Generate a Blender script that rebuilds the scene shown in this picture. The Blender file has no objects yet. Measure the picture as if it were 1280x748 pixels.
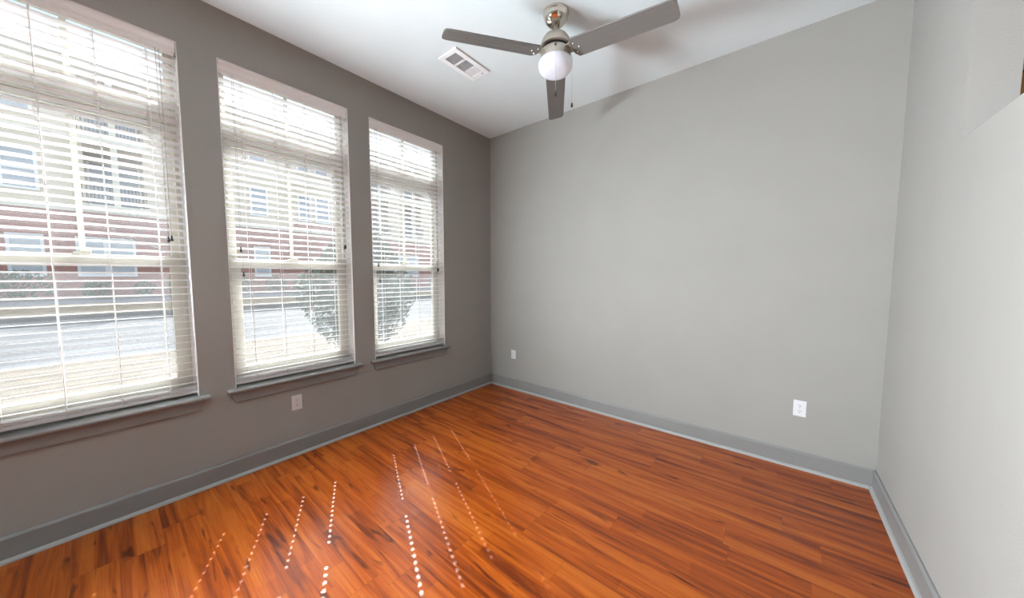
import bpy, bmesh, math, random
from mathutils import Vector, Matrix, Euler
random.seed(7)
PI = math.pi
C = bpy.context.scene.collection
sc = bpy.context.scene

# ------------------------------------------------------------------ camera
cam_d = bpy.data.cameras.new('camera')
cam = bpy.data.objects.new('camera', cam_d); C.objects.link(cam)
cam_d.sensor_width = 36.0
cam_d.lens = 408.62 / 1280 * 36
cam_d.clip_start = 0.02; cam_d.clip_end = 500
r_ = Vector((0.7769716, 0.62953472, 0.00107802)); u_ = Vector((-0.04458383, 0.05331708, 0.99758186)); f_ = Vector((-0.62795494, 0.77514084, -0.06949292))
M = Matrix((r_, u_, -f_)).transposed().to_4x4(); M.translation = (2.8138, -3.0438, 1.3683)
cam.matrix_world = M
sc.camera = cam

# ------------------------------------------------------------------ sun, sky, exposure
SUN_TRAVEL = Vector((1.0, -0.482, -1.156)).normalized()      # from the dotted rows of sun on the floor
SUN_STRENGTH = 20.0
SKY = 1.25
FILL_W = 10.0                 # power of the added, unseen ceiling fill lamp behind the camera
FILL_NEXT = 30.0              # power of the added ceiling fill lamp in the next room
WALL_FILL = 285.0            # radiance of the added, unseen wall fill lamps
FILL_COL = (0.92, 0.98, 1.0)
sd = bpy.data.lights.new('sun', 'SUN'); so = bpy.data.objects.new('sun', sd); C.objects.link(so)
sd.energy = SUN_STRENGTH; sd.angle = math.radians(0.32); sd.color = (1.0, 0.99, 0.975)
so.location = (-30, 15, 35)
so.rotation_euler = SUN_TRAVEL.to_track_quat('-Z', 'Y').to_euler()

w = bpy.data.worlds.new('sky'); sc.world = w; w.use_nodes = True
nt = w.node_tree; nt.nodes.clear()
def N(t, typ, **kw):
    n = t.nodes.new(typ)
    for k, v in kw.items(): setattr(n, k, v)
    return n
tc = N(nt, 'ShaderNodeTexCoord')
sep = N(nt, 'ShaderNodeSeparateXYZ'); nt.links.new(tc.outputs['Generated'], sep.inputs[0])
ramp = N(nt, 'ShaderNodeValToRGB'); nt.links.new(sep.outputs['Z'], ramp.inputs[0])
e = ramp.color_ramp.elements
e[0].position = 0.0; e[0].color = (0.92, 0.96, 1.0, 1)
e[1].position = 0.85; e[1].color = (0.55, 0.72, 1.0, 1)
dot = N(nt, 'ShaderNodeVectorMath', operation='DOT_PRODUCT'); nt.links.new(tc.outputs['Generated'], dot.inputs[0])
dot.inputs[1].default_value = -SUN_TRAVEL
mx = N(nt, 'ShaderNodeMath', operation='MAXIMUM'); nt.links.new(dot.outputs['Value'], mx.inputs[0]); mx.inputs[1].default_value = 0
pw = N(nt, 'ShaderNodeMath', operation='POWER'); nt.links.new(mx.outputs[0], pw.inputs[0]); pw.inputs[1].default_value = 40
ml = N(nt, 'ShaderNodeMath', operation='MULTIPLY_ADD'); nt.links.new(pw.outputs[0], ml.inputs[0]); ml.inputs[1].default_value = 28.0; ml.inputs[2].default_value = 1.0
sm_ = N(nt, 'ShaderNodeMath', operation='MULTIPLY'); nt.links.new(ml.outputs[0], sm_.inputs[0]); sm_.inputs[1].default_value = SKY
bg = N(nt, 'ShaderNodeBackground'); nt.links.new(ramp.outputs[0], bg.inputs[0]); nt.links.new(sm_.outputs[0], bg.inputs[1])
wo = N(nt, 'ShaderNodeOutputWorld'); nt.links.new(bg.outputs[0], wo.inputs[0])

sc.view_settings.view_transform = 'Standard'
sc.view_settings.look = 'None'
sc.view_settings.gamma = 1.0
sc.view_settings.use_curve_mapping = False
sc.view_settings.exposure = 0.0
try:
    sc.cycles.use_denoising = True; sc.cycles.use_adaptive_sampling = False
    sc.cycles.max_bounces = 14; sc.cycles.diffuse_bounces = 8; sc.cycles.glossy_bounces = 4
    sc.cycles.transmission_bounces = 6; sc.cycles.transparent_max_bounces = 24
    sc.cycles.sample_clamp_indirect = 6.0
except Exception:
    pass

# ------------------------------------------------------------------ materials
def mat(name, col, rough=0.6, metal=0.0, spec=0.5, var=0.0, vscale=6.0, bump=0.0, bscale=200.0, coat=0.0, emis=0.0):
    m = bpy.data.materials.new(name); m.use_nodes = True
    t = m.node_tree; b = t.nodes['Principled BSDF']
    b.inputs['Roughness'].default_value = rough; b.inputs['Metallic'].default_value = metal
    b.inputs['Specular IOR Level'].default_value = spec
    b.inputs['Coat Weight'].default_value = coat
    tcn = N(t, 'ShaderNodeTexCoord')
    nz = N(t, 'ShaderNodeTexNoise'); nz.inputs['Scale'].default_value = vscale; nz.inputs['Detail'].default_value = 4
    t.links.new(tcn.outputs['Object'], nz.inputs['Vector'])
    rp = N(t, 'ShaderNodeValToRGB'); t.links.new(nz.outputs['Fac'], rp.inputs[0])
    a = rp.color_ramp.elements
    a[0].position = 0.3; a[1].position = 0.7
    a[0].color = tuple(c * (1 - var) for c in col) + (1,)
    a[1].color = tuple(min(1, c * (1 + var)) for c in col) + (1,)
    t.links.new(rp.outputs[0], b.inputs['Base Color'])
    if bump:
        n2 = N(t, 'ShaderNodeTexNoise'); n2.inputs['Scale'].default_value = bscale; n2.inputs['Detail'].default_value = 3
        t.links.new(tcn.outputs['Object'], n2.inputs['Vector'])
        bp = N(t, 'ShaderNodeBump'); bp.inputs['Strength'].default_value = bump; bp.inputs['Distance'].default_value = 0.004
        t.links.new(n2.outputs['Fac'], bp.inputs['Height']); t.links.new(bp.outputs[0], b.inputs['Normal'])
    if emis:
        b.inputs['Emission Color'].default_value = tuple(col) + (1,); b.inputs['Emission Strength'].default_value = emis
    return m

def floor_mat():
    m = bpy.data.materials.new('wood_planks'); m.use_nodes = True
    t = m.node_tree; b = t.nodes['Principled BSDF']; L = t.links.new
    tcn = N(t, 'ShaderNodeTexCoord'); s = N(t, 'ShaderNodeSeparateXYZ'); L(tcn.outputs['Object'], s.inputs[0])
    def ma(op, a, b2=None, c=None):
        n = N(t, 'ShaderNodeMath', operation=op)
        for i, v in enumerate((a, b2, c)):
            if v is None: continue
            if isinstance(v, (int, float)): n.inputs[i].default_value = v
            else: L(v, n.inputs[i])
        return n.outputs[0]
    PW, PL = 0.15, 1.22
    yr = ma('DIVIDE', ma('ADD', s.outputs['Y'], 20.03), PW)
    row = ma('FLOOR', yr)
    wn = N(t, 'ShaderNodeTexWhiteNoise', noise_dimensions='1D'); L(row, wn.inputs['W'])
    xr = ma('DIVIDE', ma('ADD', s.outputs['X'], ma('MULTIPLY_ADD', wn.outputs['Value'], 5.0, 10.0)), PL)
    col = ma('FLOOR', xr)
    cid = N(t, 'ShaderNodeCombineXYZ'); L(row, cid.inputs[0]); L(col, cid.inputs[1])
    wn2 = N(t, 'ShaderNodeTexWhiteNoise', noise_dimensions='3D'); L(cid.outputs[0], wn2.inputs['Vector'])
    # half-width strips printed in the plank
    row2 = ma('FLOOR', ma('MULTIPLY', yr, 2.0))
    col2 = ma('FLOOR', ma('MULTIPLY_ADD', xr, 1.7, ma('MULTIPLY', row2, 0.37)))
    cid2 = N(t, 'ShaderNodeCombineXYZ'); L(row2, cid2.inputs[0]); L(col2, cid2.inputs[1]); cid2.inputs[2].default_value = 3.3
    wn3 = N(t, 'ShaderNodeTexWhiteNoise', noise_dimensions='3D'); L(cid2.outputs[0], wn3.inputs['Vector'])
    def grain(sx, sy, detail, dist, src):
        c = N(t, 'ShaderNodeCombineXYZ')
        L(ma('MULTIPLY_ADD', s.outputs['X'], sx, ma('MULTIPLY', src, 37.0)), c.inputs[0])
        L(ma('MULTIPLY_ADD', s.outputs['Y'], sy, ma('MULTIPLY', src, 91.0)), c.inputs[1])
        n = N(t, 'ShaderNodeTexNoise'); L(c.outputs[0], n.inputs['Vector'])
        n.inputs['Scale'].default_value = 1.0; n.inputs['Detail'].default_value = detail; n.inputs['Distortion'].default_value = dist
        return n.outputs['Fac']
    g1 = grain(1.3, 22.0, 6.0, 0.8, wn2.outputs['Value'])
    g2 = grain(3.0, 160.0, 3.0, 0.2, wn2.outputs['Value'])
    g3 = grain(2.6, 16.0, 2.0, 1.2, wn3.outputs['Value'])
    v = ma('ADD', ma('MULTIPLY', g1, 0.75), ma('MULTIPLY', g2, 0.22))
    v = ma('ADD', v, ma('MULTIPLY_ADD', wn2.outputs['Value'], 0.09, -0.045))
    v = ma('ADD', v, ma('MULTIPLY_ADD', wn3.outputs['Value'], 0.10, -0.05))
    rp = N(t, 'ShaderNodeValToRGB'); L(v, rp.inputs[0])
    a = rp.color_ramp.elements
    a[0].position = 0.30; a[0].color = FLOOR_DARK
    a[1].position = 0.66; a[1].color = FLOOR_LIGHT
    k = a.new(0.47); k.color = FLOOR_MID
    # knots / dark streaks
    st = N(t, 'ShaderNodeValToRGB'); L(g3, st.inputs[0])
    st.color_ramp.elements[0].position = 0.265; st.color_ramp.elements[0].color = (0.25, 0.2, 0.2, 1)
    st.color_ramp.elements[1].position = 0.36; st.color_ramp.elements[1].color = (1, 1, 1, 1)
    mxc = N(t, 'ShaderNodeMix', data_type='RGBA', blend_type='MULTIPLY'); mxc.inputs['Factor'].default_value = 0.85
    L(rp.outputs[0], mxc.inputs['A']); L(st.outputs[0], mxc.inputs['B'])
    # joints
    fy = ma('FRACT', yr); fx = ma('FRACT', xr)
    ey = ma('LESS_THAN', ma('ABSOLUTE', ma('SUBTRACT', ma('ABSOLUTE', ma('SUBTRACT', fy, 0.5)), 0.5)), 0.008)
    ex = ma('LESS_THAN', ma('ABSOLUTE', ma('SUBTRACT', ma('ABSOLUTE', ma('SUBTRACT', fx, 0.5)), 0.5)), 0.0012)
    j = ma('MULTIPLY', ma('MAXIMUM', ey, ex), 0.3)
    mx2 = N(t, 'ShaderNodeMix', data_type='RGBA'); L(j, mx2.inputs['Factor']); L(mxc.outputs['Result'], mx2.inputs['A'])
    mx2.inputs['B'].default_value = (0.05, 0.014, 0.004, 1)
    L(mx2.outputs['Result'], b.inputs['Base Color'])
    b.inputs['Roughness'].default_value = 0.27
    b.inputs['Specular IOR Level'].default_value = 0.4
    b.inputs['Coat Weight'].default_value = 0.15; b.inputs['Coat Roughness'].default_value = 0.3
    bp = N(t, 'ShaderNodeBump'); bp.inputs['Strength'].default_value = 0.08; bp.inputs['Distance'].default_value = 0.002
    L(g2, bp.inputs['Height']); L(bp.outputs[0], b.inputs['Normal'])
    return m
FLOOR_DARK = (0.105, 0.0155, 0.0010, 1); FLOOR_MID = (0.27, 0.0495, 0.0022, 1); FLOOR_LIGHT = (0.385, 0.098, 0.008, 1)

def glass_mat(name, tint=(0.95, 0.97, 0.96), veil=0.03):
    m = bpy.data.materials.new(name); m.use_nodes = True
    t = m.node_tree; t.nodes.clear(); L = t.links.new
    tr = N(t, 'ShaderNodeBsdfTransparent'); tr.inputs[0].default_value = tuple(tint) + (1,)
    gl = N(t, 'ShaderNodeBsdfGlossy'); gl.inputs['Roughness'].default_value = 0.02
    tl = N(t, 'ShaderNodeBsdfTranslucent'); tl.inputs[0].default_value = (0.95, 0.95, 0.95, 1)
    nz = N(t, 'ShaderNodeTexNoise'); nz.inputs['Scale'].default_value = 3.0
    tcn = N(t, 'ShaderNodeTexCoord'); L(tcn.outputs['Object'], nz.inputs['Vector'])
    mu = N(t, 'ShaderNodeMath', operation='MULTIPLY'); L(nz.outputs['Fac'], mu.inputs[0]); mu.inputs[1].default_value = veil * 2
    fr = N(t, 'ShaderNodeFresnel'); ge = N(t, 'ShaderNodeNewGeometry')
    io = N(t, 'ShaderNodeMath', operation='MULTIPLY_ADD'); L(ge.outputs['Backfacing'], io.inputs[0]); io.inputs[1].default_value = 1 / 1.45 - 1.45; io.inputs[2].default_value = 1.45
    L(io.outputs[0], fr.inputs['IOR'])
    m1 = N(t, 'ShaderNodeMixShader'); L(mu.outputs[0], m1.inputs[0]); L(tr.outputs[0], m1.inputs[1]); L(tl.outputs[0], m1.inputs[2])
    m2 = N(t, 'ShaderNodeMixShader'); L(fr.outputs[0], m2.inputs[0]); L(m1.outputs[0], m2.inputs[1]); L(gl.outputs[0], m2.inputs[2])
    o = N(t, 'ShaderNodeOutputMaterial'); L(m2.outputs[0], o.inputs[0])
    return m

def brick_mat(name, c1, c2, mortar, scale):
    m = bpy.data.materials.new(name); m.use_nodes = True
    t = m.node_tree; b = t.nodes['Principled BSDF']; L = t.links.new
    tcn = N(t, 'ShaderNodeTexCoord'); s = N(t, 'ShaderNodeSeparateXYZ'); L(tcn.outputs['Object'], s.inputs[0])
    c = N(t, 'ShaderNodeCombineXYZ'); L(s.outputs['Y'], c.inputs[0]); L(s.outputs['Z'], c.inputs[1])
    br = N(t, 'ShaderNodeTexBrick'); L(c.outputs[0], br.inputs['Vector'])
    br.inputs['Scale'].default_value = scale
    br.inputs['Color1'].default_value = c1 + (1,); br.inputs['Color2'].default_value = c2 + (1,); br.inputs['Mortar'].default_value = mortar + (1,)
    br.inputs['Mortar Size'].default_value = 0.015
    L(br.outputs[0], b.inputs['Base Color']); b.inputs['Roughness'].default_value = 0.9
    return m

def siding_mat(name, col):
    m = mat(name, col, 0.85, var=0.06, vscale=1.0)
    t = m.node_tree; b = t.nodes['Principled BSDF']; L = t.links.new
    tcn = N(t, 'ShaderNodeTexCoord'); wv = N(t, 'ShaderNodeTexWave', wave_type='BANDS', bands_direction='Z', wave_profile='SAW')
    wv.inputs['Scale'].default_value = 1.6; L(tcn.outputs['Object'], wv.inputs['Vector'])
    bp = N(t, 'ShaderNodeBump'); bp.inputs['Strength'].default_value = 0.6; bp.inputs['Distance'].default_value = 0.03
    L(wv.outputs['Fac'], bp.inputs['Height']); L(bp.outputs[0], b.inputs['Normal'])
    return m

def vinyl_mat(name, col, tr):
    m = mat(name, col, 0.42, var=0.015)
    t = m.node_tree; L = t.links.new; b = t.nodes['Principled BSDF']; out = [n for n in t.nodes if n.type == 'OUTPUT_MATERIAL'][0]
    tl = N(t, 'ShaderNodeBsdfTranslucent'); tl.inputs[0].default_value = tuple(col) + (1,)
    mxs = N(t, 'ShaderNodeMixShader'); mxs.inputs[0].default_value = tr
    L(b.outputs[0], mxs.inputs[1]); L(tl.outputs[0], mxs.inputs[2]); L(mxs.outputs[0], out.inputs['Surface'])
    return m

WALL = (0.275, 0.264, 0.246)
MT = {}
MT['wall'] = mat('wall_paint', WALL, 0.75, spec=0.3, var=0.02, vscale=3, bump=0.4, bscale=110)
MT['ceiling'] = mat('ceiling_paint', (0.66, 0.72, 0.735), 0.85, spec=0.2, var=0.02, vscale=3, bump=0.32, bscale=100)
MT['trim'] = mat('grey_trim_paint', (0.19, 0.188, 0.182), 0.45, var=0.02, spec=0.5)
MT['shoe'] = mat('shoe_mould_paint', (0.30, 0.296, 0.285), 0.55, var=0.02)
MT['floor'] = floor_mat()
MT['vinyl'] = mat('almond_vinyl', (0.60, 0.57, 0.50), 0.45, var=0.02)
MT['liner'] = mat('white_jamb_paint', (0.80, 0.80, 0.79), 0.55, var=0.02)
MT['blind'] = vinyl_mat('white_blind_vinyl', (0.95, 0.953, 0.955), 0.5)
MT['valance'] = mat('white_valance_vinyl', (0.80, 0.80, 0.79), 0.45, var=0.015)
MT['cord'] = mat('white_cord', (0.78, 0.77, 0.75), 0.8, var=0.03, vscale=80)
MT['tilt_cord'] = mat('grey_cord', (0.30, 0.29, 0.28), 0.8, var=0.03, vscale=80)
MT['black'] = mat('black_plastic', (0.012, 0.012, 0.012), 0.4, var=0.1)
MT['glass'] = glass_mat('window_glass')
MT['plate'] = mat('white_plate', (0.62, 0.62, 0.63), 0.35, var=0.01)
MT['slot'] = mat('dark_slot', (0.05, 0.05, 0.05), 0.6)
MT['nickel'] = mat('brushed_nickel', (0.62, 0.57, 0.50), 0.16, metal=1.0, var=0.04, vscale=30)
MT['nickel_dull'] = mat('satin_nickel', (0.50, 0.46, 0.40), 0.42, metal=0.85, var=0.04, vscale=30)
MT['blade'] = mat('silver_blade', (0.16, 0.15, 0.14), 0.42, metal=0.2, var=0.03, vscale=4)
MT['globe'] = mat('opal_glass', (0.50, 0.51, 0.56), 0.18, var=0.005, emis=0.35)
MT['vent'] = mat('white_register', (0.80, 0.81, 0.82), 0.4, var=0.01)
MT['vent_dark'] = mat('register_dark', (0.26, 0.26, 0.265), 0.7)
MT['vent_grey'] = mat('register_louvre', (0.62, 0.62, 0.63), 0.5)
MT['cab'] = mat('brown_wood', (0.40, 0.19, 0.02), 0.45, var=0.25, vscale=12)
MT['green'] = mat('dark_green', (0.05, 0.065, 0.02), 0.6, var=0.2)
MT['fill_glow'] = mat('wall_fill_glow', (0.86, 0.94, 1.0), 0.5, emis=WALL_FILL)  # glow of the added wall fill lamps
MT['fill_dome'] = mat('ceiling_fill_glow', (1.0, 0.97, 0.92), 0.4, emis=2.0)  # glow of the added ceiling fill lamps
# outside
MT['brick'] = brick_mat('red_brick', (0.50, 0.20, 0.15), (0.38, 0.14, 0.11), (0.55, 0.50, 0.45), 4.5)
MT['siding'] = siding_mat('beige_siding', (0.72, 0.62, 0.47))
MT['cream'] = mat('cream_trim', (0.80, 0.75, 0.64), 0.7, var=0.03)
MT['whiteframe'] = mat('white_frame', (0.85, 0.85, 0.85), 0.6, var=0.02)
MT['farglass'] = mat('far_window_glass', (0.30, 0.36, 0.43), 0.08, var=0.2, vscale=1.0, spec=0.9)
MT['curtain'] = mat('window_blind_behind_glass', (0.55, 0.58, 0.62), 0.3, var=0.06)
MT['rail'] = mat('dark_railing', (0.05, 0.055, 0.065), 0.5, var=0.05)
MT['roof'] = mat('roof_shingle', (0.25, 0.22, 0.20), 0.9, var=0.2, vscale=10)
MT['browntrim'] = mat('brown_soffit', (0.36, 0.27, 0.18), 0.7, var=0.05)
MT['asphalt'] = mat('asphalt', (0.031, 0.031, 0.034), 0.9, var=0.12, vscale=2.0, bump=0.3, bscale=60)
MT['concrete'] = mat('concrete', (0.105, 0.104, 0.10), 0.9, var=0.06, vscale=2.0)
MT['concrete_lifted'] = mat('shade_lifted_concrete', (0.30, 0.295, 0.30), 0.9, var=0.06, vscale=2.0)  # same concrete as the near path, lightened to offset the building's shadow
MT['lawn'] = mat('dormant_lawn', (0.068, 0.049, 0.026), 0.95, var=0.30, vscale=5.0, bump=0.8, bscale=40)
MT['tangrass'] = mat('tan_verge', (0.30, 0.195, 0.08), 0.95, var=0.3, vscale=5.0, bump=0.8, bscale=40)
MT['bed'] = mat('mulch_bed', (0.24, 0.21, 0.19), 0.95, var=0.4, vscale=14)
MT['leaf'] = mat('hedge_leaf', (0.10, 0.17, 0.10), 0.7, var=0.5, vscale=3.0)
MT['leaf2'] = mat('evergreen_leaf', (0.12, 0.16, 0.115), 0.7, var=0.45, vscale=5.0)
MT['bark'] = mat('pale_bark', (0.32, 0.25, 0.23), 0.9, var=0.2)

# ------------------------------------------------------------------ mesh helpers
def box(bm, x0, x1, y0, y1, z0, z1):
    vs = [bm.verts.new((x, y, z)) for x in (x0, x1) for y in (y0, y1) for z in (z0, z1)]
    a, b, c, d, e2, f, g, h = vs
    for q in ((a, b, d, c), (e2, g, h, f), (a, e2, f, b), (c, d, h, g), (a, c, g, e2), (b, f, h, d)): bm.faces.new(q)
    return vs
def prism(bm, prof, y0, y1, axis='y', inset=0.0):
    """profile of (a, b) pairs extruded along an axis"""
    def P(a, b, c):
        return {'y': (a, c, b), 'x': (c, a, b), 'z': (a, b, c)}[axis]
    v0 = [bm.verts.new(P(a, b, y0)) for a, b in prof]; v1 = [bm.verts.new(P(a, b, y1)) for a, b in prof]
    n = len(prof)
    for i in range(n): bm.faces.new((v0[i], v0[(i + 1) % n], v1[(i + 1) % n], v1[i]))
    bm.faces.new(v0[::-1]); bm.faces.new(v1)
def lathe(bm, prof, n=40, c=(0, 0, 0)):
    rings = []
    for r, z in prof:
        if r < 1e-6: rings.append([bm.verts.new((c[0], c[1], c[2] + z))])
        else: rings.append([bm.verts.new((c[0] + r * math.cos(2 * PI * i / n), c[1] + r * math.sin(2 * PI * i / n), c[2] + z)) for i in range(n)])
    for A, B in zip(rings, rings[1:]):
        for i in range(n):
            j = (i + 1) % n
            if len(A) == 1 and len(B) == 1: continue
            if len(A) == 1: bm.faces.new((A[0], B[i], B[j]))
            elif len(B) == 1: bm.faces.new((A[i], A[j], B[0]))
            else: bm.faces.new((A[i], A[j], B[j], B[i]))
def tube(bm, pts, r, n=6):
    pts = [Vector(p) for p in pts]
    rr = r if isinstance(r, (list, tuple)) else [r] * len(pts)
    rings = []
    for i, p in enumerate(pts):
        d = (pts[min(i + 1, len(pts) - 1)] - pts[max(i - 1, 0)]).normalized()
        a = d.orthogonal().normalized(); b = d.cross(a)
        rings.append([bm.verts.new(p + rr[i] * (a * math.cos(2 * PI * k / n) + b * math.sin(2 * PI * k / n))) for k in range(n)])
    for A, B in zip(rings, rings[1:]):
        # align twist
        best = min(range(n), key=lambda s: (A[0].co - B[s].co).length)
        B[:] = B[best:] + B[:best]
        for k in range(n): bm.faces.new((A[k], A[(k + 1) % n], B[(k + 1) % n], B[k]))
    bm.faces.new(rings[0][::-1]); bm.faces.new(rings[-1])
def obj(name, bm, m, parent=None, smooth=False, bevel=0.0):
    bmesh.ops.recalc_face_normals(bm, faces=bm.faces)
    me = bpy.data.meshes.new(name); bm.to_mesh(me); bm.free()
    me.materials.append(m)
    if smooth:
        for p in me.polygons: p.use_smooth = True
        try: me.set_sharp_from_angle(angle=math.radians(40))
        except Exception: pass
    o = bpy.data.objects.new(name, me); C.objects.link(o)
    if parent: o.parent = parent
    if bevel:
        b = o.modifiers.new('bevel', 'BEVEL'); b.width = bevel; b.segments = 2; b.limit_method = 'ANGLE'; b.angle_limit = math.radians(40)
    return o
def tag(o, label=None, cat=None, group=None, kind=None):
    if label: o['label'] = label
    if cat: o['category'] = cat
    if group: o['group'] = group
    if kind: o['kind'] = kind
    return o
def empty(name, loc=(0, 0, 0), rz=0.0):
    o = bpy.data.objects.new(name, None); C.objects.link(o); o.location = loc; o.rotation_euler = (0, 0, rz); o.empty_display_size = 0.1
    return o
def boxes(name, m, parent, lst, bevel=0.0):
    bm = bmesh.new()
    for b in lst: box(bm, *b)
    return obj(name, bm, m, parent, bevel=bevel)
def copy_tree(o, parent=None):
    c = o.copy(); C.objects.link(c)
    c.parent = parent if parent else o.parent
    for ch in list(o.children): copy_tree(ch, c)
    return c

# ------------------------------------------------------------------ room shell
W, H = 3.362, 3.05
YB = -9.5                      # wall behind the camera
ZS, ZT = 0.608, 2.747          # stool top, window head
WINS = [(-3.526, -2.717), (-2.538, -1.728), (-1.547, -0.740)]
XO = -0.15                     # outer face of the window wall
KX = 8.5                       # far side of the next room

def S(o, label, cat):
    return tag(o, label, cat, kind='structure')

S(boxes('floor', MT['floor'], None, [(XO, KX + .12, YB - .12, 0.12, -0.12, 0.0)]), 'glossy orange brown wood plank floor', 'floor')
S(boxes('ceiling', MT['ceiling'], None, [(XO, KX + .12, YB - .12, 0.12, H, H + 0.12)]), 'pale textured ceiling of the room', 'ceiling')
bl = []
ys = [YB] + [v for w_ in WINS for v in w_] + [0.0]
bl.append((XO, 0, YB - .12, 0.12, 0, ZS - 0.025)); bl.append((XO, 0, YB - .12, 0.12, ZT, H))
for i in range(0, len(ys), 2):
    a, b = ys[i], ys[i + 1]
    if i == 0: a = YB - .12
    if i + 2 >= len(ys): b = 0.12
    bl.append((XO, 0, a, b, ZS - 0.025, ZT))
S(boxes('wall_left', MT['wall'], None, bl), 'greige painted wall holding the three tall windows', 'wall')
S(boxes('wall_back', MT['wall'], None, [(0, KX, 0, 0.12, 0, H)]), 'blank greige textured wall facing the camera', 'wall')
# right wall with a high opening
NY0, NY1, NZ0, NZ1, WT = -2.05, -0.86, 1.918, 2.78, 0.126
RY = -2.6                      # free end of the side wall
S(boxes('wall_right', MT['wall'], None, [
    (W, W + WT, RY, 0, 0, NZ0), (W, W + WT, RY, 0, NZ1, H), (W, W + WT, RY, NY0, NZ0, NZ1), (W, W + WT, NY1, 0, NZ0, NZ1)]),
  'pale painted side wall with a high square opening', 'wall')
S(boxes('wall_front', MT['wall'], None, [(0, KX, YB - .12, YB, 0, H)]), 'wall behind the camera', 'wall')
S(boxes('wall_far', MT['wall'], None, [(KX, KX + .12, YB, 0, 0, H)]), 'far wall of the next room', 'wall')

# baseboards and shoe mould
BH, BT = 0.125, 0.015
prof = [(0, 0), (BT, 0), (BT, BH - 0.012), (BT - 0.003, BH - 0.006), (BT - 0.008, BH), (0, BH)]
sh = [(0, 0), (0.016, 0), (0.016, 0.006), (0.0135, 0.012), (0.008, 0.017), (0, 0.019)]
def base_left(p, off, y0, y1, bm): prism(bm, [(a + off, b) for a, b in p], y0, y1, 'y')
bm = bmesh.new(); base_left(prof, 0, YB, 0, bm); bl_ = S(obj('baseboard_left', bm, MT['trim']), 'grey baseboard under the windows', 'baseboard')
bm = bmesh.new(); base_left(sh, BT, YB, -BT, bm); obj('shoe_moulding', bm, MT['shoe'], bl_)
bm = bmesh.new(); prism(bm, [(-a, b) for a, b in prof], BT, W - BT, 'x'); bb_ = S(obj('baseboard_back', bm, MT['trim']), 'grey baseboard along the blank wall', 'baseboard')
bm = bmesh.new(); prism(bm, [(-a - BT, b) for a, b in sh], BT + .016, W - BT - .016, 'x'); obj('shoe_moulding', bm, MT['shoe'], bb_)
bm = bmesh.new(); prism(bm, [(W - a, b) for a, b in prof], RY, 0, 'y'); br_ = S(obj('baseboard_right', bm, MT['trim']), 'grey baseboard below the wall with the high opening', 'baseboard')
bm = bmesh.new(); prism(bm, [(W - a - BT, b) for a, b in sh], RY, -BT, 'y'); obj('shoe_moulding', bm, MT['shoe'], br_)

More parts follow.
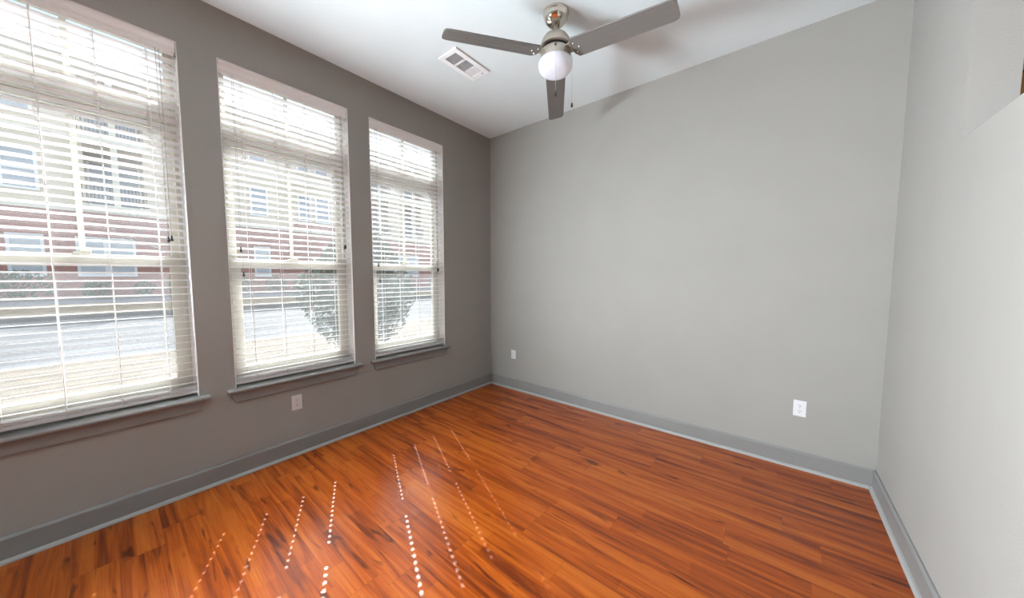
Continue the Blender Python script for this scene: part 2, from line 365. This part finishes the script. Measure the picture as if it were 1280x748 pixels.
# ------------------------------------------------------------------ windows
def window(n, y0, y1, label):
    yc = (y0 + y1) / 2
    e_ = empty('window_%d' % n, (0, yc, ZS)); S(e_, label, 'window')
    a, b = y0 - yc, y1 - yc
    def P(name, m, lst, par=e_, bevel=0.0):
        return boxes(name, m, par, [(q[0], q[1], q[2], q[3], q[4] - ZS, q[5] - ZS) for q in lst], bevel)
    P('jamb', MT['liner'], [(-.085, -.0005, a, a + .004, ZS, ZT), (-.085, -.0005, b - .004, b, ZS, ZT), (-.085, -.0009, a + .004, b - .004, ZT - .004, ZT), (-.15, -.083, a, a + .014, ZS, ZT), (-.15, -.083, b - .014, b, ZS, ZT)])
    P('frame', MT['vinyl'], [(-.15, -.085, a + .014, a + .034, ZS, ZT), (-.15, -.085, b - .034, b - .014, ZS, ZT), (-.15, -.0858, a + .034, b - .034, ZT - .035, ZT), (-.15, -.0858, a + .034, b - .034, ZS - .02, ZS + .035)], bevel=.003)
    P('transom_bar', MT['vinyl'], [(-.15, -.088, a + .03, b - .03, 2.288, 2.336), (-.15, -.098, a + .03, b - .03, 2.336, 2.348), (-.15, -.088, a + .03, b - .03, 2.348, 2.392)], bevel=.003)
    # transom light
    tl = P('transom_light', MT['vinyl'], [(-.138, -.112, a + .032, a + .05, 2.39, ZT - .03), (-.138, -.112, b - .05, b - .032, 2.39, ZT - .03), (-.135, -.115, -.011, .011, 2.39, ZT - .03)])
    P('pane', MT['glass'], [(-.127, -.123, a + .045, b - .045, 2.385, ZT - .03)], tl)
    us = P('upper_sash', MT['vinyl'], [(-.146, -.118, a + .032, a + .07, 1.43, 2.285), (-.146, -.118, b - .07, b - .032, 1.43, 2.285), (-.146, -.1188, a + .07, b - .07, 2.25, 2.285),
                                       (-.146, -.1188, a + .07, b - .07, 1.43, 1.475), (-.142, -.122, -.011, .011, 1.47, 2.26)], bevel=.002)
    P('pane', MT['glass'], [(-.134, -.130, a + .065, b - .065, 1.47, 2.255)], us)
    ls = P('lower_sash', MT['vinyl'], [(-.116, -.090, a + .032, a + .082, ZS + .035, 1.487), (-.116, -.090, b - .082, b - .032, ZS + .035, 1.487),
                                       (-.116, -.088, a + .032, b - .032, 1.42, 1.487), (-.116, -.0908, a + .082, b - .082, ZS + .035, .735)], bevel=.003)
    P('pane', MT['glass'], [(-.105, -.101, a + .075, b - .075, .73, 1.425)], ls)
    P('sash_lock', MT['vinyl'], [(-.112, -.092, -.03, .03, 1.487, 1.497), (-.108, -.085, -.006, .03, 1.497, 1.505)], ls, .002)
    # stool with a rounded nose, and the apron with raked ends
    bm = bmesh.new()
    t0, t1 = -.025, 0.0
    prism(bm, [(-.09, t0), (.0005, t0), (.0005, t1), (-.09, t1)], a, b, 'y')
    nose = [(0.0, t0), (.036, t0), (.043, t0 + .004), (.046, t0 + .011), (.045, t0 + .018), (.040, t0 + .0235), (.034, t1), (0.0, t1)]
    prism(bm, nose, a - .048, b + .048, 'y')
    obj('stool', bm, MT['trim'], e_)
    bm = bmesh.new()
    top, bot = -.025, -.092
    pts = [(a - .034, top), (b + .034, top), (b + .004, bot), (a - .004, bot)]
    v0 = [bm.verts.new((0.0, y, z)) for y, z in pts]; v1 = [bm.verts.new((.017, y, z)) for y, z in pts]
    for i in range(4): bm.faces.new((v0[i], v0[(i + 1) % 4], v1[(i + 1) % 4], v1[i]))
    bm.faces.new(v0); bm.faces.new(v1[::-1])
    obj('apron', bm, MT['trim'], e_, bevel=.003)
    return e_
window(1, *WINS[0], 'tall almond framed window nearest the camera')
window(2, *WINS[1], 'tall almond framed window between the other two')
window(3, *WINS[2], 'tall almond framed window nearest the far corner')

# ------------------------------------------------------------------ blinds
HOLES = [.115, .303, .492, .680]
TILT = .13                                   # slats lean, inner edge higher
BW = .7985                                   # slat length
def blind(y0, label, tilt, lift, lift_z):
    """tilt: list of (y offset, tassel z); lift: list of y offsets"""
    r = empty('window_blind', (-.045, y0, ZS)); tag(r, label, 'blind', 'white slatted blinds in the windows')
    s0, s1 = .006, .006 + BW
    bm = bmesh.new()
    prof_ = [(.026, 2.662), (.034, 2.662), (.034, 2.682), (.0365, 2.685), (.0365, 2.697), (.034, 2.700), (.036, 2.712), (.040, 2.722), (.043, 2.728), (.043, 2.741), (.026, 2.741)]
    prism(bm, [(x, z - ZS) for x, z in prof_], .006, .803, 'y')
    box(bm, -.005, .034, .006, .012, 2.662 - ZS, 2.741 - ZS); box(bm, -.005, .034, .797, .803, 2.662 - ZS, 2.741 - ZS)
    obj('valance', bm, MT['valance'], r)
    boxes('headrail', MT['valance'], r, [(-.028, .024, .012, .797, 2.69 - ZS, 2.738 - ZS)], .002)
    bm = bmesh.new()
    z = .694; n = 0
    zs = [.651, .6595, .668]
    while z < 2.675: zs.append(z); z += .0432
    hw = .006
    for i_, z in enumerate(zs):
        ed = [s0]
        for h in HOLES: ed += [h - hw, h + hw]
        ed.append(s1)
        new = []
        for k in range(len(ed) - 1):
            if k % 2 == 0: new += box(bm, -.025, .025, ed[k], ed[k + 1], z - ZS - .0014, z - ZS + .0014)
            else:
                new += box(bm, -.025, -.007, ed[k], ed[k + 1], z - ZS - .0014, z - ZS + .0014)
                new += box(bm, .007, .025, ed[k], ed[k + 1], z - ZS - .0014, z - ZS + .0014)
        if i_ > 2:
            for v in new: v.co.z += TILT * v.co.x
    obj('slat_panel', bm, MT['blind'], r)
    bm = bmesh.new()
    prism(bm, [(-.025, .627 - ZS), (.025, .627 - ZS), (.026, .632 - ZS), (.026, .640 - ZS), (.024, .644 - ZS), (-.024, .644 - ZS), (-.026, .640 - ZS), (-.026, .632 - ZS)], s0, s1, 'y')
    obj('bottom_rail', bm, MT['blind'], r)
    for h in HOLES:
        bm = bmesh.new()
        for x in (-.0268, .0268): tube(bm, [(x, h + .008, .64 - ZS), (x, h + .008, 2.69 - ZS)], .0016, 6)
        tube(bm, [(-.0045, h + .004, .64 - ZS), (-.0045, h + .004, 2.69 - ZS)], .0008, 5)
        obj('ladder_cord', bm, MT['cord'], r)
    def cord(y, zb):
        bm = bmesh.new(); tube(bm, [(.046, y, 2.668 - ZS), (.047, y, (2.668 + zb) / 2 - ZS), (.047, y, zb - ZS)], .0011, 6)
        c = obj('pull_cord', bm, MT['tilt_cord'], r)
        bm = bmesh.new()
        lathe(bm, [(0, .012), (.0035, .011), (.0045, .004), (.0042, -.002), (.0065, -.009), (.0078, -.016), (.0065, -.021), (0, -.022)], 12, (.047, y, zb - ZS))
        obj('tassel', bm, MT['black'], c, smooth=True)
    for y, zb in tilt: cord(y, zb)
    for k, y in enumerate(lift): cord(y, lift_z + .006 * (k % 2))
    return r
blind(WINS[0][0], 'white slatted blind at the window nearest the camera', [(.068, 1.55), (.076, 1.38)], [.721, .735], 1.59)
blind(WINS[1][0], 'white slatted blind at the middle of the three windows', [(.068, 1.55), (.076, 1.385)], [.750, .759], 1.612)
blind(WINS[2][0], 'white slatted blind at the window by the far corner', [(.053, 1.475), (.065, 1.33)], [.716, .727], 1.44)

# ------------------------------------------------------------------ ceiling fan
FX, FY = 1.637, -1.147
fan = empty('ceiling_fan', (FX, FY, H)); tag(fan, 'brushed nickel ceiling fan with three blades and a white globe light', 'fan')
bm = bmesh.new(); lathe(bm, [(0, 0), (.082, 0), (.083, -.006), (.080, -.014), (.077, -.019), (.076, -.030), (.070, -.047), (.058, -.062), (.040, -.073), (.026, -.077), (0, -.077)], 48)
obj('canopy', bm, MT['nickel'], fan, smooth=True)
bm = bmesh.new(); lathe(bm, [(0, -.075), (.0125, -.075), (.0125, -.116), (.018, -.122), (.024, -.132), (0, -.132)], 24)
obj('downrod', bm, MT['nickel_dull'], fan, smooth=True)
bm = bmesh.new(); lathe(bm, [(0, -.120), (.024, -.124), (.050, -.133), (.074, -.149), (.089, -.171), (.096, -.196), (.097, -.212), (.092, -.215), (0, -.215)], 48)
obj('motor_housing', bm, MT['nickel_dull'], fan, smooth=True)
bm = bmesh.new(); lathe(bm, [(0, -.213), (.080, -.213), (.080, -.236), (0, -.236)], 48)
obj('motor_gap', bm, MT['black'], fan, smooth=True)
bm = bmesh.new(); lathe(bm, [(0, -.232), (.084, -.232), (.092, -.237), (.096, -.246), (.098, -.276), (.098, -.300), (.094, -.303), (0, -.303)], 48)
sh_ = obj('switch_housing', bm, MT['nickel_dull'], fan, smooth=True)
bm = bmesh.new(); lathe(bm, [(.097, -.296), (.105, -.298), (.109, -.307), (.109, -.324), (.104, -.345), (.090, -.363), (.066, -.374), (.032, -.380), (0, -.381)], 48)
obj('light_globe', bm, MT['globe'], fan, smooth=True)
R0, R1, W0, W1 = .120, .725, .142, .126
ZR, ZTp = -.262, -.315
PITCH = math.radians(11.5)
def blade(ang):
    bm = bmesh.new()
    # outline (r, t): rounded tip, clipped root corners
    out = [(R0, -W0 * .30), (R0 + .022, -W0 / 2), (R1 - .03, -W1 / 2), (R1 - .010, -W1 / 2 + .006), (R1 - .001, -W1 / 2 + .022),
           (R1, 0), (R1 - .001, W1 / 2 - .022), (R1 - .010, W1 / 2 - .006), (R1 - .03, W1 / 2), (R0 + .022, W0 / 2), (R0, W0 * .30)]
    def P(r, t, dz):
        z = ZR + (ZTp - ZR) * (r - R0) / (R1 - R0) - t * math.sin(PITCH) + dz
        c, s = math.cos(ang), math.sin(ang); tt = t * math.cos(PITCH)
        return (r * c - tt * s, r * s + tt * c, z)
    top = [bm.verts.new(P(r, t, .004)) for r, t in out]; bot = [bm.verts.new(P(r, t, -.004)) for r, t in out]
    n = len(out)
    bm.faces.new(top); bm.faces.new(bot[::-1])
    for i in range(n): bm.faces.new((top[i], bot[i], bot[(i + 1) % n], top[(i + 1) % n]))
    # three raised ribs along the underside
    for t0, hw in ((-.045, .0035), (.0, .006), (.045, .0035)):
        q = [(R0 + .075, t0 - hw), (R1 - .02, t0 * .86 - hw), (R1 - .02, t0 * .86 + hw), (R0 + .075, t0 + hw)]
        lo = [bm.verts.new(P(r, t, -.0048)) for r, t in q]; up = [bm.verts.new(P(r, t * 1.0, -.0038)) for r, t in q]
        bm.faces.new(lo[::-1]); bm.faces.new(up)
        for i in range(4): bm.faces.new((up[i], lo[i], lo[(i + 1) % 4], up[(i + 1) % 4]))
    b_ = obj('blade', bm, MT['blade'], fan)
    bm = bmesh.new()
    q = [(.070, -.030), (R0 + .015, -.040), (R0 + .050, -.030), (R0 + .055, .030), (R0 + .015, .040), (.070, .030)]
    lo = [bm.verts.new(P(r, t, .004)) for r, t in q]; up = [bm.verts.new(P(r, t, .0075)) for r, t in q]
    bm.faces.new(lo[::-1]); bm.faces.new(up)
    for i in range(6): bm.faces.new((up[i], lo[i], lo[(i + 1) % 6], up[(i + 1) % 6]))
    obj('blade_bracket', bm, MT['nickel_dull'], b_)
    for r, t in ((R0 + .02, -.034), (R0 + .048, 0.0), (R0 + .02, .034)):
        bm = bmesh.new(); x, y, z = P(r, t, -.004)
        lathe(bm, [(0, -.0035), (.003, -.003), (.0052, 0), (.0052, .001), (0, .001)], 12, (x, y, z))
        obj('screw', bm, MT['nickel'], b_, smooth=True)
for k in range(3): blade(math.radians(121.0 + 120 * k))
# two pull chains with dark fobs
rd = Vector((.777, .630, 0)).normalized(); td = Vector((.53, -.85, 0)).normalized()
for off, zb in ((td * .122 + rd * .002, -.556), (rd * .108 + td * .02, -.572)):
    bm = bmesh.new()
    tube(bm, [(off.x * .85, off.y * .85, -.262), (off.x, off.y, -.268), (off.x, off.y, zb)], .0009, 6)
    c = obj('pull_chain', bm, MT['nickel_dull'], fan)
    bm = bmesh.new(); lathe(bm, [(0, .012), (.003, .010), (.0065, 0), (.0078, -.010), (.006, -.018), (0, -.021)], 14, (off.x, off.y, zb))
    obj('chain_fob', bm, MT['black'], c, smooth=True)
bm = bmesh.new(); o_ = td * .098
lathe(bm, [(0, -.006), (.006, -.006), (.006, .006), (0, .006)], 14, (o_.x, o_.y, -.255)); obj('chain_port', bm, MT['black'], sh_)

# ------------------------------------------------------------------ ceiling register
VX0, VX1, VY0, VY1 = .708, .907, -1.349, -.982
vt = empty('air_vent', ((VX0 + VX1) / 2, (VY0 + VY1) / 2, H)); tag(vt, 'white metal ceiling air register with two dark grilles', 'vent')
hx, hy = (VX1 - VX0) / 2, (VY1 - VY0) / 2
bm = bmesh.new()
T = .013
fx, f0, f1 = .040, -hy + .033, hy - .045
box(bm, -hx, -hx + fx, -hy, hy, -T, 0); box(bm, hx - fx, hx, -hy, hy, -T, 0)
box(bm, -hx + fx, hx - fx, -hy, f0, -T, 0); box(bm, -hx + fx, hx - fx, f1, hy, -T, 0)
p1 = f0 + .094; p2 = p1 + .014; p3 = p2 + .094; p4 = p3 + .004
box(bm, -hx + fx, hx - fx, p1, p2, -T, 0); box(bm, -hx + fx, hx - fx, p3, p4, -T, 0)
obj('register_frame', bm, MT['vent'], vt, bevel=.002)
boxes('duct_backing', MT['vent_dark'], vt, [(-hx + fx - .002, hx - fx + .002, f0 - .002, f1 + .002, -.002, -.0005)])
for q0, q1, m, sgn in ((f0, p1, 'vent_grey', 1), (p2, p3, 'vent_grey', 1)):
    bm = bmesh.new(); y = q0 + .003
    while y < q1 - .004:
        prism(bm, [(y, -.011), (y + .0012, -.011), (y + .0055, -.004), (y + .0043, -.004)], -hx + fx, hx - fx, 'x'); y += .0078
    obj('louver_panel', bm, MT[m], vt)
bm = bmesh.new(); y = p4
while y < f1 - .003:
    prism(bm, [(y, -.011), (y + .0092, -.0085), (y + .0092, -.0072), (y, -.0097)], -hx + fx, hx - fx, 'x'); y += .0088
lp = obj('louver_panel', bm, MT['vent'], vt); tag(lp, 'closed white louvre section')
boxes('damper_lever', MT['vent'], vt, [(hx - fx - .02, hx - fx - .012, f1 + .004, f1 + .022, -.022, -T)], .001)

# ------------------------------------------------------------------ outlets
def outlet(loc, normal, label, w_=.070, h_=.1143):
    r = empty('wall_outlet', loc); r.rotation_euler = (0, 0, {'x': 0, '-y': -PI / 2}[normal])
    tag(r, label, 'outlet', 'white wall outlets')
    # local: +x out of the wall, y across, z up
    bm = bmesh.new()
    hw, hh = w_ / 2, h_ / 2
    box(bm, 0, .004, -hw, hw, -hh, hh)
    obj('cover_plate', bm, MT['plate'], r, bevel=.002)
    for zc in (.0195, -.0195):
        bm = bmesh.new(); pr = []
        for k in range(24):
            a = 2 * PI * k / 24; pr.append((max(-.0165, min(.0165, .0185 * math.cos(a))) * w_ / .07, zc + max(-.0135, min(.0135, .0165 * math.sin(a)))))
        prism(bm, pr, .003, .0062, 'x')
        # prism along x: pairs are (y, z)
        rc = obj('receptacle', bm, MT['plate'], r)
        bm = bmesh.new()
        box(bm, .006, .0066, -.0075, -.0048, zc - .001, zc + .008); box(bm, .006, .0066, .0048, .0075, zc - .001, zc + .007)
        lathe(bm, [(0, 0), (.0026, 0), (.0026, .0006), (0, .0006)], 10, (0, 0, 0))
        for v in bm.verts[-22:] if False else []: pass
        box(bm, .006, .0066, -.0025, .0025, zc - .0095, zc - .005)
        obj('slots', bm, MT['slot'], rc)
    bm = bmesh.new(); box(bm, .004, .0052, -.003, .003, -.003, .003); obj('screw', bm, MT['nickel_dull'], r, bevel=.0008)
outlet((0, -2.184, .404), 'x', 'white outlet on the window wall below the middle window')
outlet((2.978, 0, .434), '-y', 'white outlet low on the blank wall near its right end')
outlet((.374, 0, .424), '-y', 'small white outlet on the blank wall beside the window corner', .067, .105)

# ------------------------------------------------------------------ next room, seen through the high opening
cb = empty('wall_cabinet', (4.35, 0, 1.45)); tag(cb, 'brown wooden wall cabinet seen through the high opening', 'cabinet')
boxes('body', MT['cab'], cb, [(-.85, .85, -.34, 0, 0, .86), (-.87, .87, -.36, 0, .86, .90)], .003)
for k in (-1, 1):
    dr = boxes('door', MT['cab'], cb, [(k * .425 - .41, k * .425 + .41, -.362, -.341, .02, .84)], .003)
    boxes('handle', MT['nickel_dull'], dr, [(k * .06 - .005, k * .06 + .005, -.385, -.362, .06, .18)], .002)
gb = boxes('storage_box', MT['green'], None, [(3.55, 4.0, -.30, -.05, 2.351, 2.47)], .004)
tag(gb, 'dark green box standing on the brown wooden cabinet', 'box')

# ------------------------------------------------------------------ added ceiling fill lamps, out of view, to brighten the rooms
def light(kind, name, parent, loc, energy, **kw):
    l = bpy.data.lights.new(name, kind); l.energy = energy; l.color = FILL_COL
    for k, v in kw.items(): setattr(l, k, v)
    o = bpy.data.objects.new(name, l); C.objects.link(o); o.parent = parent; o.location = loc
    return o
def ceiling_fill(x, y, label, power):
    r = empty('added_ceiling_fill', (x, y, H)); tag(r, label, 'lamp', 'added round ceiling fill lamps')
    bm = bmesh.new(); lathe(bm, [(0, 0), (.19, 0), (.19, -.02), (.18, -.03), (0, -.03)], 40); obj('fill_base', bm, MT['nickel_dull'], r, smooth=True)
    bm = bmesh.new(); lathe(bm, [(.175, -.03), (.17, -.055), (.14, -.085), (.08, -.105), (0, -.112)], 40); obj('fill_shade', bm, MT['fill_dome'], r, smooth=True)
    light('AREA', 'fill_light', r, (0, 0, -.125), power, shape='DISK', size=.36)
ceiling_fill(1.7, -5.2, 'added round ceiling fill lamp behind the camera', FILL_W)
ceiling_fill(5.0, -2.2, 'added round ceiling fill lamp in the next room', FILL_NEXT)
# added half-round wall fill lamps, out of view, standing in for window light
def wall_fill_lamp(y, zc, label):
    r = empty('added_wall_fill', (0, y, zc)); tag(r, label, 'lamp')
    def half(bm, rad, z0, z1, DEP=1.0):
        pr = [(rad * DEP * math.cos(a), rad * math.sin(a)) for a in [(-.5 + k / 16) * PI for k in range(17)]]
        prism(bm, [(max(0.0, x), yy) for x, yy in pr], z0, z1, 'z')
    bm = bmesh.new(); half(bm, .15, -.40, .40, .3); obj('fill_shade', bm, MT['fill_glow'], r)  # glowing body flattened to throw more light on the side wall
    bm = bmesh.new(); half(bm, .26, .40, .42); obj('fill_baffle', bm, MT['nickel_dull'], r)  # baffle added to hold light off the ceiling
    bm = bmesh.new(); half(bm, .38, -.42, -.40); obj('fill_baffle', bm, MT['nickel_dull'], r)  # wide tray added to shade the floor by the windows
wall_fill_lamp(-3.78, 1.48, 'added half round fill lamp on the window wall, first behind the windows')
wall_fill_lamp(-4.14, 1.48, 'added half round fill lamp on the window wall, second behind the windows')
wall_fill_lamp(-4.50, 1.48, 'added half round fill lamp on the window wall, third behind the windows')

# ------------------------------------------------------------------ outside ground
GA, GB = -.15, -.027                      # z = GA + GB * x
def strip(name, m, x0, x1, label, cat, dz=0.0, th=.3):
    bm = bmesh.new()
    y0, y1 = -45.0, 60.0
    pr = [(x0, GA + GB * x0 + dz - th), (x1, GA + GB * x1 + dz - th), (x1, GA + GB * x1 + dz), (x0, GA + GB * x0 + dz)]
    prism(bm, pr, y0, y1, 'y')
    return S(obj(name, bm, m), label, cat)
strip('path_near', MT['concrete'], -3.35, XO - .002, 'pale concrete path just outside the windows', 'path', .02)
strip('lawn_near', MT['lawn'], -5.45, -3.35, 'dry grass strip between path and road', 'lawn', .04)
strip('road', MT['asphalt'], -12.6, -5.6, 'grey asphalt road outside', 'road', -.06)
strip('kerb_near', MT['concrete'], -5.6, -5.45, 'kerb on the near side of the road', 'kerb', .05)
strip('kerb_far', MT['concrete'], -12.75, -12.6, 'kerb on the far side of the road', 'kerb', .05)
strip('lawn_far', MT['tangrass'], -17.0, -12.75, 'tan dry grass strip across the road', 'lawn', .04)
strip('path_far', MT['concrete_lifted'], -18.9, -17.0, 'concrete path across the road', 'path', .02)
strip('ground_bed', MT['bed'], -45.0, -18.9, 'mulch bed at the foot of the apartment building', 'ground', .03)

# ------------------------------------------------------------------ apartment building across the road
BXF = -21.0
bd = empty('apartment_building', (BXF, 6.0, .4)); tag(bd, 'long apartment block with red brick ground floor and beige upper floors', 'building')
BY0, BY1 = -22.0, 44.0
def BP(name, m, lst, par=None, bevel=0.0):
    return boxes(name, m, par or bd, [(q[0], q[1], q[2] - 6.0, q[3] - 6.0, q[4] - .4, q[5] - .4) for q in lst], bevel)
BALC = [(-3.45, -1.70), (-.40, 1.45), (9.3, 11.0), (12.2, 14.0), (22, 23.8), (-13.0, -11.2)]
def solid(z0, z1, m, name, cuts):
    lst = []; y = BY0
    for a, b in sorted(cuts):
        lst.append((-9, 0, y, a, z0, z1)); lst.append((-9, -1.3, a, b, z0, z1)); y = b
    lst.append((-9, 0, y, BY1, z0, z1)); return BP(name, m, lst)
BP('brick_wall', MT['brick'], [(-9, .06, BY0, BY1, .2, 4.16)])
BP('belt_course', MT['cream'], [(-.2, .12, BY0, BY1, 4.16, 4.42)])
BP('brick_bay', MT['brick'], [(-.1, .10, 4.55, 7.6, 4.42, 4.75)])
solid(4.42, 7.25, MT['siding'], 'siding_wall', BALC)
BP('belt_course', MT['cream'], [(-.2, .09, BY0, BY1, 7.20, 7.42)])
solid(7.42, 10.2, MT['siding'], 'siding_wall', BALC)
BP('cornice', MT['cream'], [(-9.2, .45, BY0 - .3, BY1 + .3, 10.2, 10.5)])
bm = bmesh.new()
prism(bm, [(-9.3, 10.1), (.55, 10.1), (-4.4, 11.4)], BY0 - 6.4, BY1 - 5.6, 'y'); obj('roof', bm, MT['roof'], bd)
def bwin(y0, y1, z0, z1, dbl=False, glass='farglass'):
    t = .09
    lst = [(-.02, .10, y0 - t, y0, z0 - t, z1 + t), (-.02, .10, y1, y1 + t, z0 - t, z1 + t), (-.02, .10, y0, y1, z1, z1 + t), (-.02, .13, y0 - .04, y1 + .04, z0 - t, z0),
           (-.02, .09, y0, y1, (z0 + z1) / 2 - .035, (z0 + z1) / 2 + .035)]
    if dbl: lst.append((-.02, .11, (y0 + y1) / 2 - .10, (y0 + y1) / 2 + .10, z0, z1))
    f = BP('window_frame', MT['whiteframe'], lst)
    BP('window_pane', MT[glass], [(-.01, .075, y0, y1, z0, z1)], f)
pairs = [(-9.2, -8.45), (-7.6, -6.85), (-5.43, -4.70), (2.42, 3.10), (4.85, 5.43), (5.86, 6.55), (7.7, 8.4), (15.3, 16.0), (17.2, 17.9), (19.6, 20.3), (25.5, 26.3)]
for y0, y1 in pairs:
    bwin(y0, y1, 4.95, 6.42, glass='farglass'); bwin(y0, y1, 7.95, 9.42, glass='farglass')
for y0, y1, d in [(-8.6, -7.0, True), (-5.43, -4.72, False), (-3.76, -2.22, True), (.2, 1.4, True), (2.48, 3.10, False), (8.2, 9.6, True), (11.4, 13.5, True), (16.2, 17.6, True)]:
    bwin(y0, y1, 1.42, 3.0, d, 'curtain')
# the wall faces forward at .06 on the brick, so ground windows sit on it; balconies are recessed
for y0, y1 in BALC:
    for zf in (4.42, 7.42):
        b_ = BP('balcony', MT['cream'], [(-1.3, .28, y0 - .12, y1 + .12, zf - .22, zf + .10)])
        BP('balcony_door', MT['farglass'], [(-1.31, -1.26, y0 + .12, y1 - .12, zf + .1, zf + 2.2), ], b_)
        BP('door_frame', MT['whiteframe'], [(-1.30, -1.23, (y0 + y1) / 2 - .05, (y0 + y1) / 2 + .05, zf + .1, zf + 2.2), (-1.3, -1.23, y0 + .05, y0 + .13, zf + .1, zf + 2.25), (-1.3, -1.23, y1 - .13, y1 - .05, zf + .1, zf + 2.25)], b_)
        BP('balcony_soffit', MT['browntrim'], [(-1.3, .05, y0, y1, zf + 2.40, zf + 2.74)], b_)
        rl = [(.16, .21, y0 - .1, y1 + .1, zf + 1.0, zf + 1.05), (.16, .21, y0 - .1, y1 + .1, zf + .16, zf + .20)]
        y = y0 - .1
        while y < y1 + .1: rl.append((.175, .195, y, y + .022, zf + .16, zf + 1.02)); y += .11
        BP('railing', MT['rail'], rl, b_)
        BP('post', MT['cream'], [(.05, .25, (y0 + y1) / 2 - .10, (y0 + y1) / 2 + .10, zf + .1, zf + 2.74)], b_)

# ------------------------------------------------------------------ planting outside
def leaves(bm, c, rx, ry, rz, n, size, seed, flat=.0, shape=None):
    rnd = random.Random(seed)
    for _ in range(n):
        while True:
            v = Vector((rnd.uniform(-1, 1), rnd.uniform(-1, 1), rnd.uniform(-1, 1)))
            if v.length <= 1: break
        if v.length < .55: v = v.normalized() * rnd.uniform(.6, 1)
        k = shape(v.z) if shape else 1.0
        lump = 1 + .12 * math.sin(5 * v.x + seed) * math.sin(4 * v.z + 2 * v.y)
        p = Vector((c[0] + v.x * rx * k * lump, c[1] + v.y * ry * k * lump, c[2] + v.z * rz))
        d = Vector((rnd.gauss(0, 1), rnd.gauss(0, 1), rnd.gauss(0, 1))).normalized(); a = d.orthogonal().normalized(); b = d.cross(a)
        s = size * rnd.uniform(.6, 1.3)
        q = [bm.verts.new(p + a * s), bm.verts.new(p + b * s * .45), bm.verts.new(p - a * s), bm.verts.new(p - b * s * .45)]
        bm.faces.new(q)
def gz(x): return GA + GB * x
hed = [(-5.15, 1.15, .95), (-3.35, .65, .62), (-2.0, .5, .66), (-.95, .5, .75), (1.65, .55, .75), (3.1, .75, .8), (4.6, .8, .7), (11.6, .9, .8), (14.6, .9, .8)]
txt = ['largest green shrub against the brick wall, leftmost of four through the nearest window', 'lowest green shrub against the brick wall, second of four through the nearest window',
       'small green shrub against the brick wall, third of four through the nearest window', 'green shrub against the brick wall, rightmost of four through the nearest window',
       'green shrub by the brick wall, leftmost of three through the middle window', 'green shrub by the brick wall, middle of three through the middle window',
       'green shrub by the brick wall, rightmost of three through the middle window', 'green shrub by the brick wall across the road, left of two through the far window',
       'green shrub by the brick wall across the road, right of two through the far window']
for i, (y, hw, hh) in enumerate(hed):
    x = -19.9; g = gz(x) + .03
    r = empty('garden_shrub', (x, y, g))
    tag(r, txt[i], 'shrub', 'shrubs along the apartment building')
    bm = bmesh.new(); leaves(bm, (0, 0, hh * .62), .55, hw * .72, hh * .62, int(500 * hw), .075, 11 + i); obj('leafy_crown', bm, MT['leaf'], r)
    bm = bmesh.new()
    for k in range(5): tube(bm, [(0, (k - 2) * .05, -.02), (.05 * (k - 2), (k - 2) * hw * .25, hh * .7)], [.02, .008], 5)
    obj('stem', bm, MT['bark'], r)
g = gz(-3.0)
ev = empty('evergreen_bush', (-2.98, -.18, g + .02)); tag(ev, 'tall grey green bush close outside the middle and far windows', 'bush')
bm = bmesh.new(); leaves(bm, (0, 0, 1.17), .62, .98, 1.12, 6500, .05, 99, shape=lambda z: 1.0 - .38 * max(0, z) ** 1.5); obj('leafy_crown', bm, MT['leaf2'], ev)
bm = bmesh.new()
for k in range(7):
    a = k * .9; tube(bm, [(0, 0, -.05), (.12 * math.cos(a), .15 * math.sin(a), .6), (.3 * math.cos(a), .5 * math.sin(a), 1.6)], [.03, .022, .008], 6)
obj('stem', bm, MT['bark'], ev)
# bare tree on the far verge
tr = empty('bare_tree', (-13.6, -1.05, gz(-13.6) + .03)); tag(tr, 'small leafless pale tree on the far verge', 'tree')
bm = bmesh.new(); rnd = random.Random(5)
def grow(p, d, L, r, lv):
    q = p + d * L * .5 + Vector((rnd.gauss(0, .03), rnd.gauss(0, .03), 0)) * L; e2 = p + d * L
    tube(bm, [p, q, e2], [r, r * .85, r * .65], 5)
    if lv == 0: return
    for _ in range(3 if lv > 1 else 4):
        nd = (d + Vector((rnd.gauss(0, .55), rnd.gauss(0, .55), rnd.gauss(.05, .3)))).normalized()
        grow(e2 - d * L * rnd.uniform(0, .35), nd, L * rnd.uniform(.6, .8), r * .6, lv - 1)
grow(Vector((0, 0, -.1)), Vector((0, 0, 1)), 1.5, .06, 5)
obj('trunk_and_branches', bm, MT['bark'], tr)
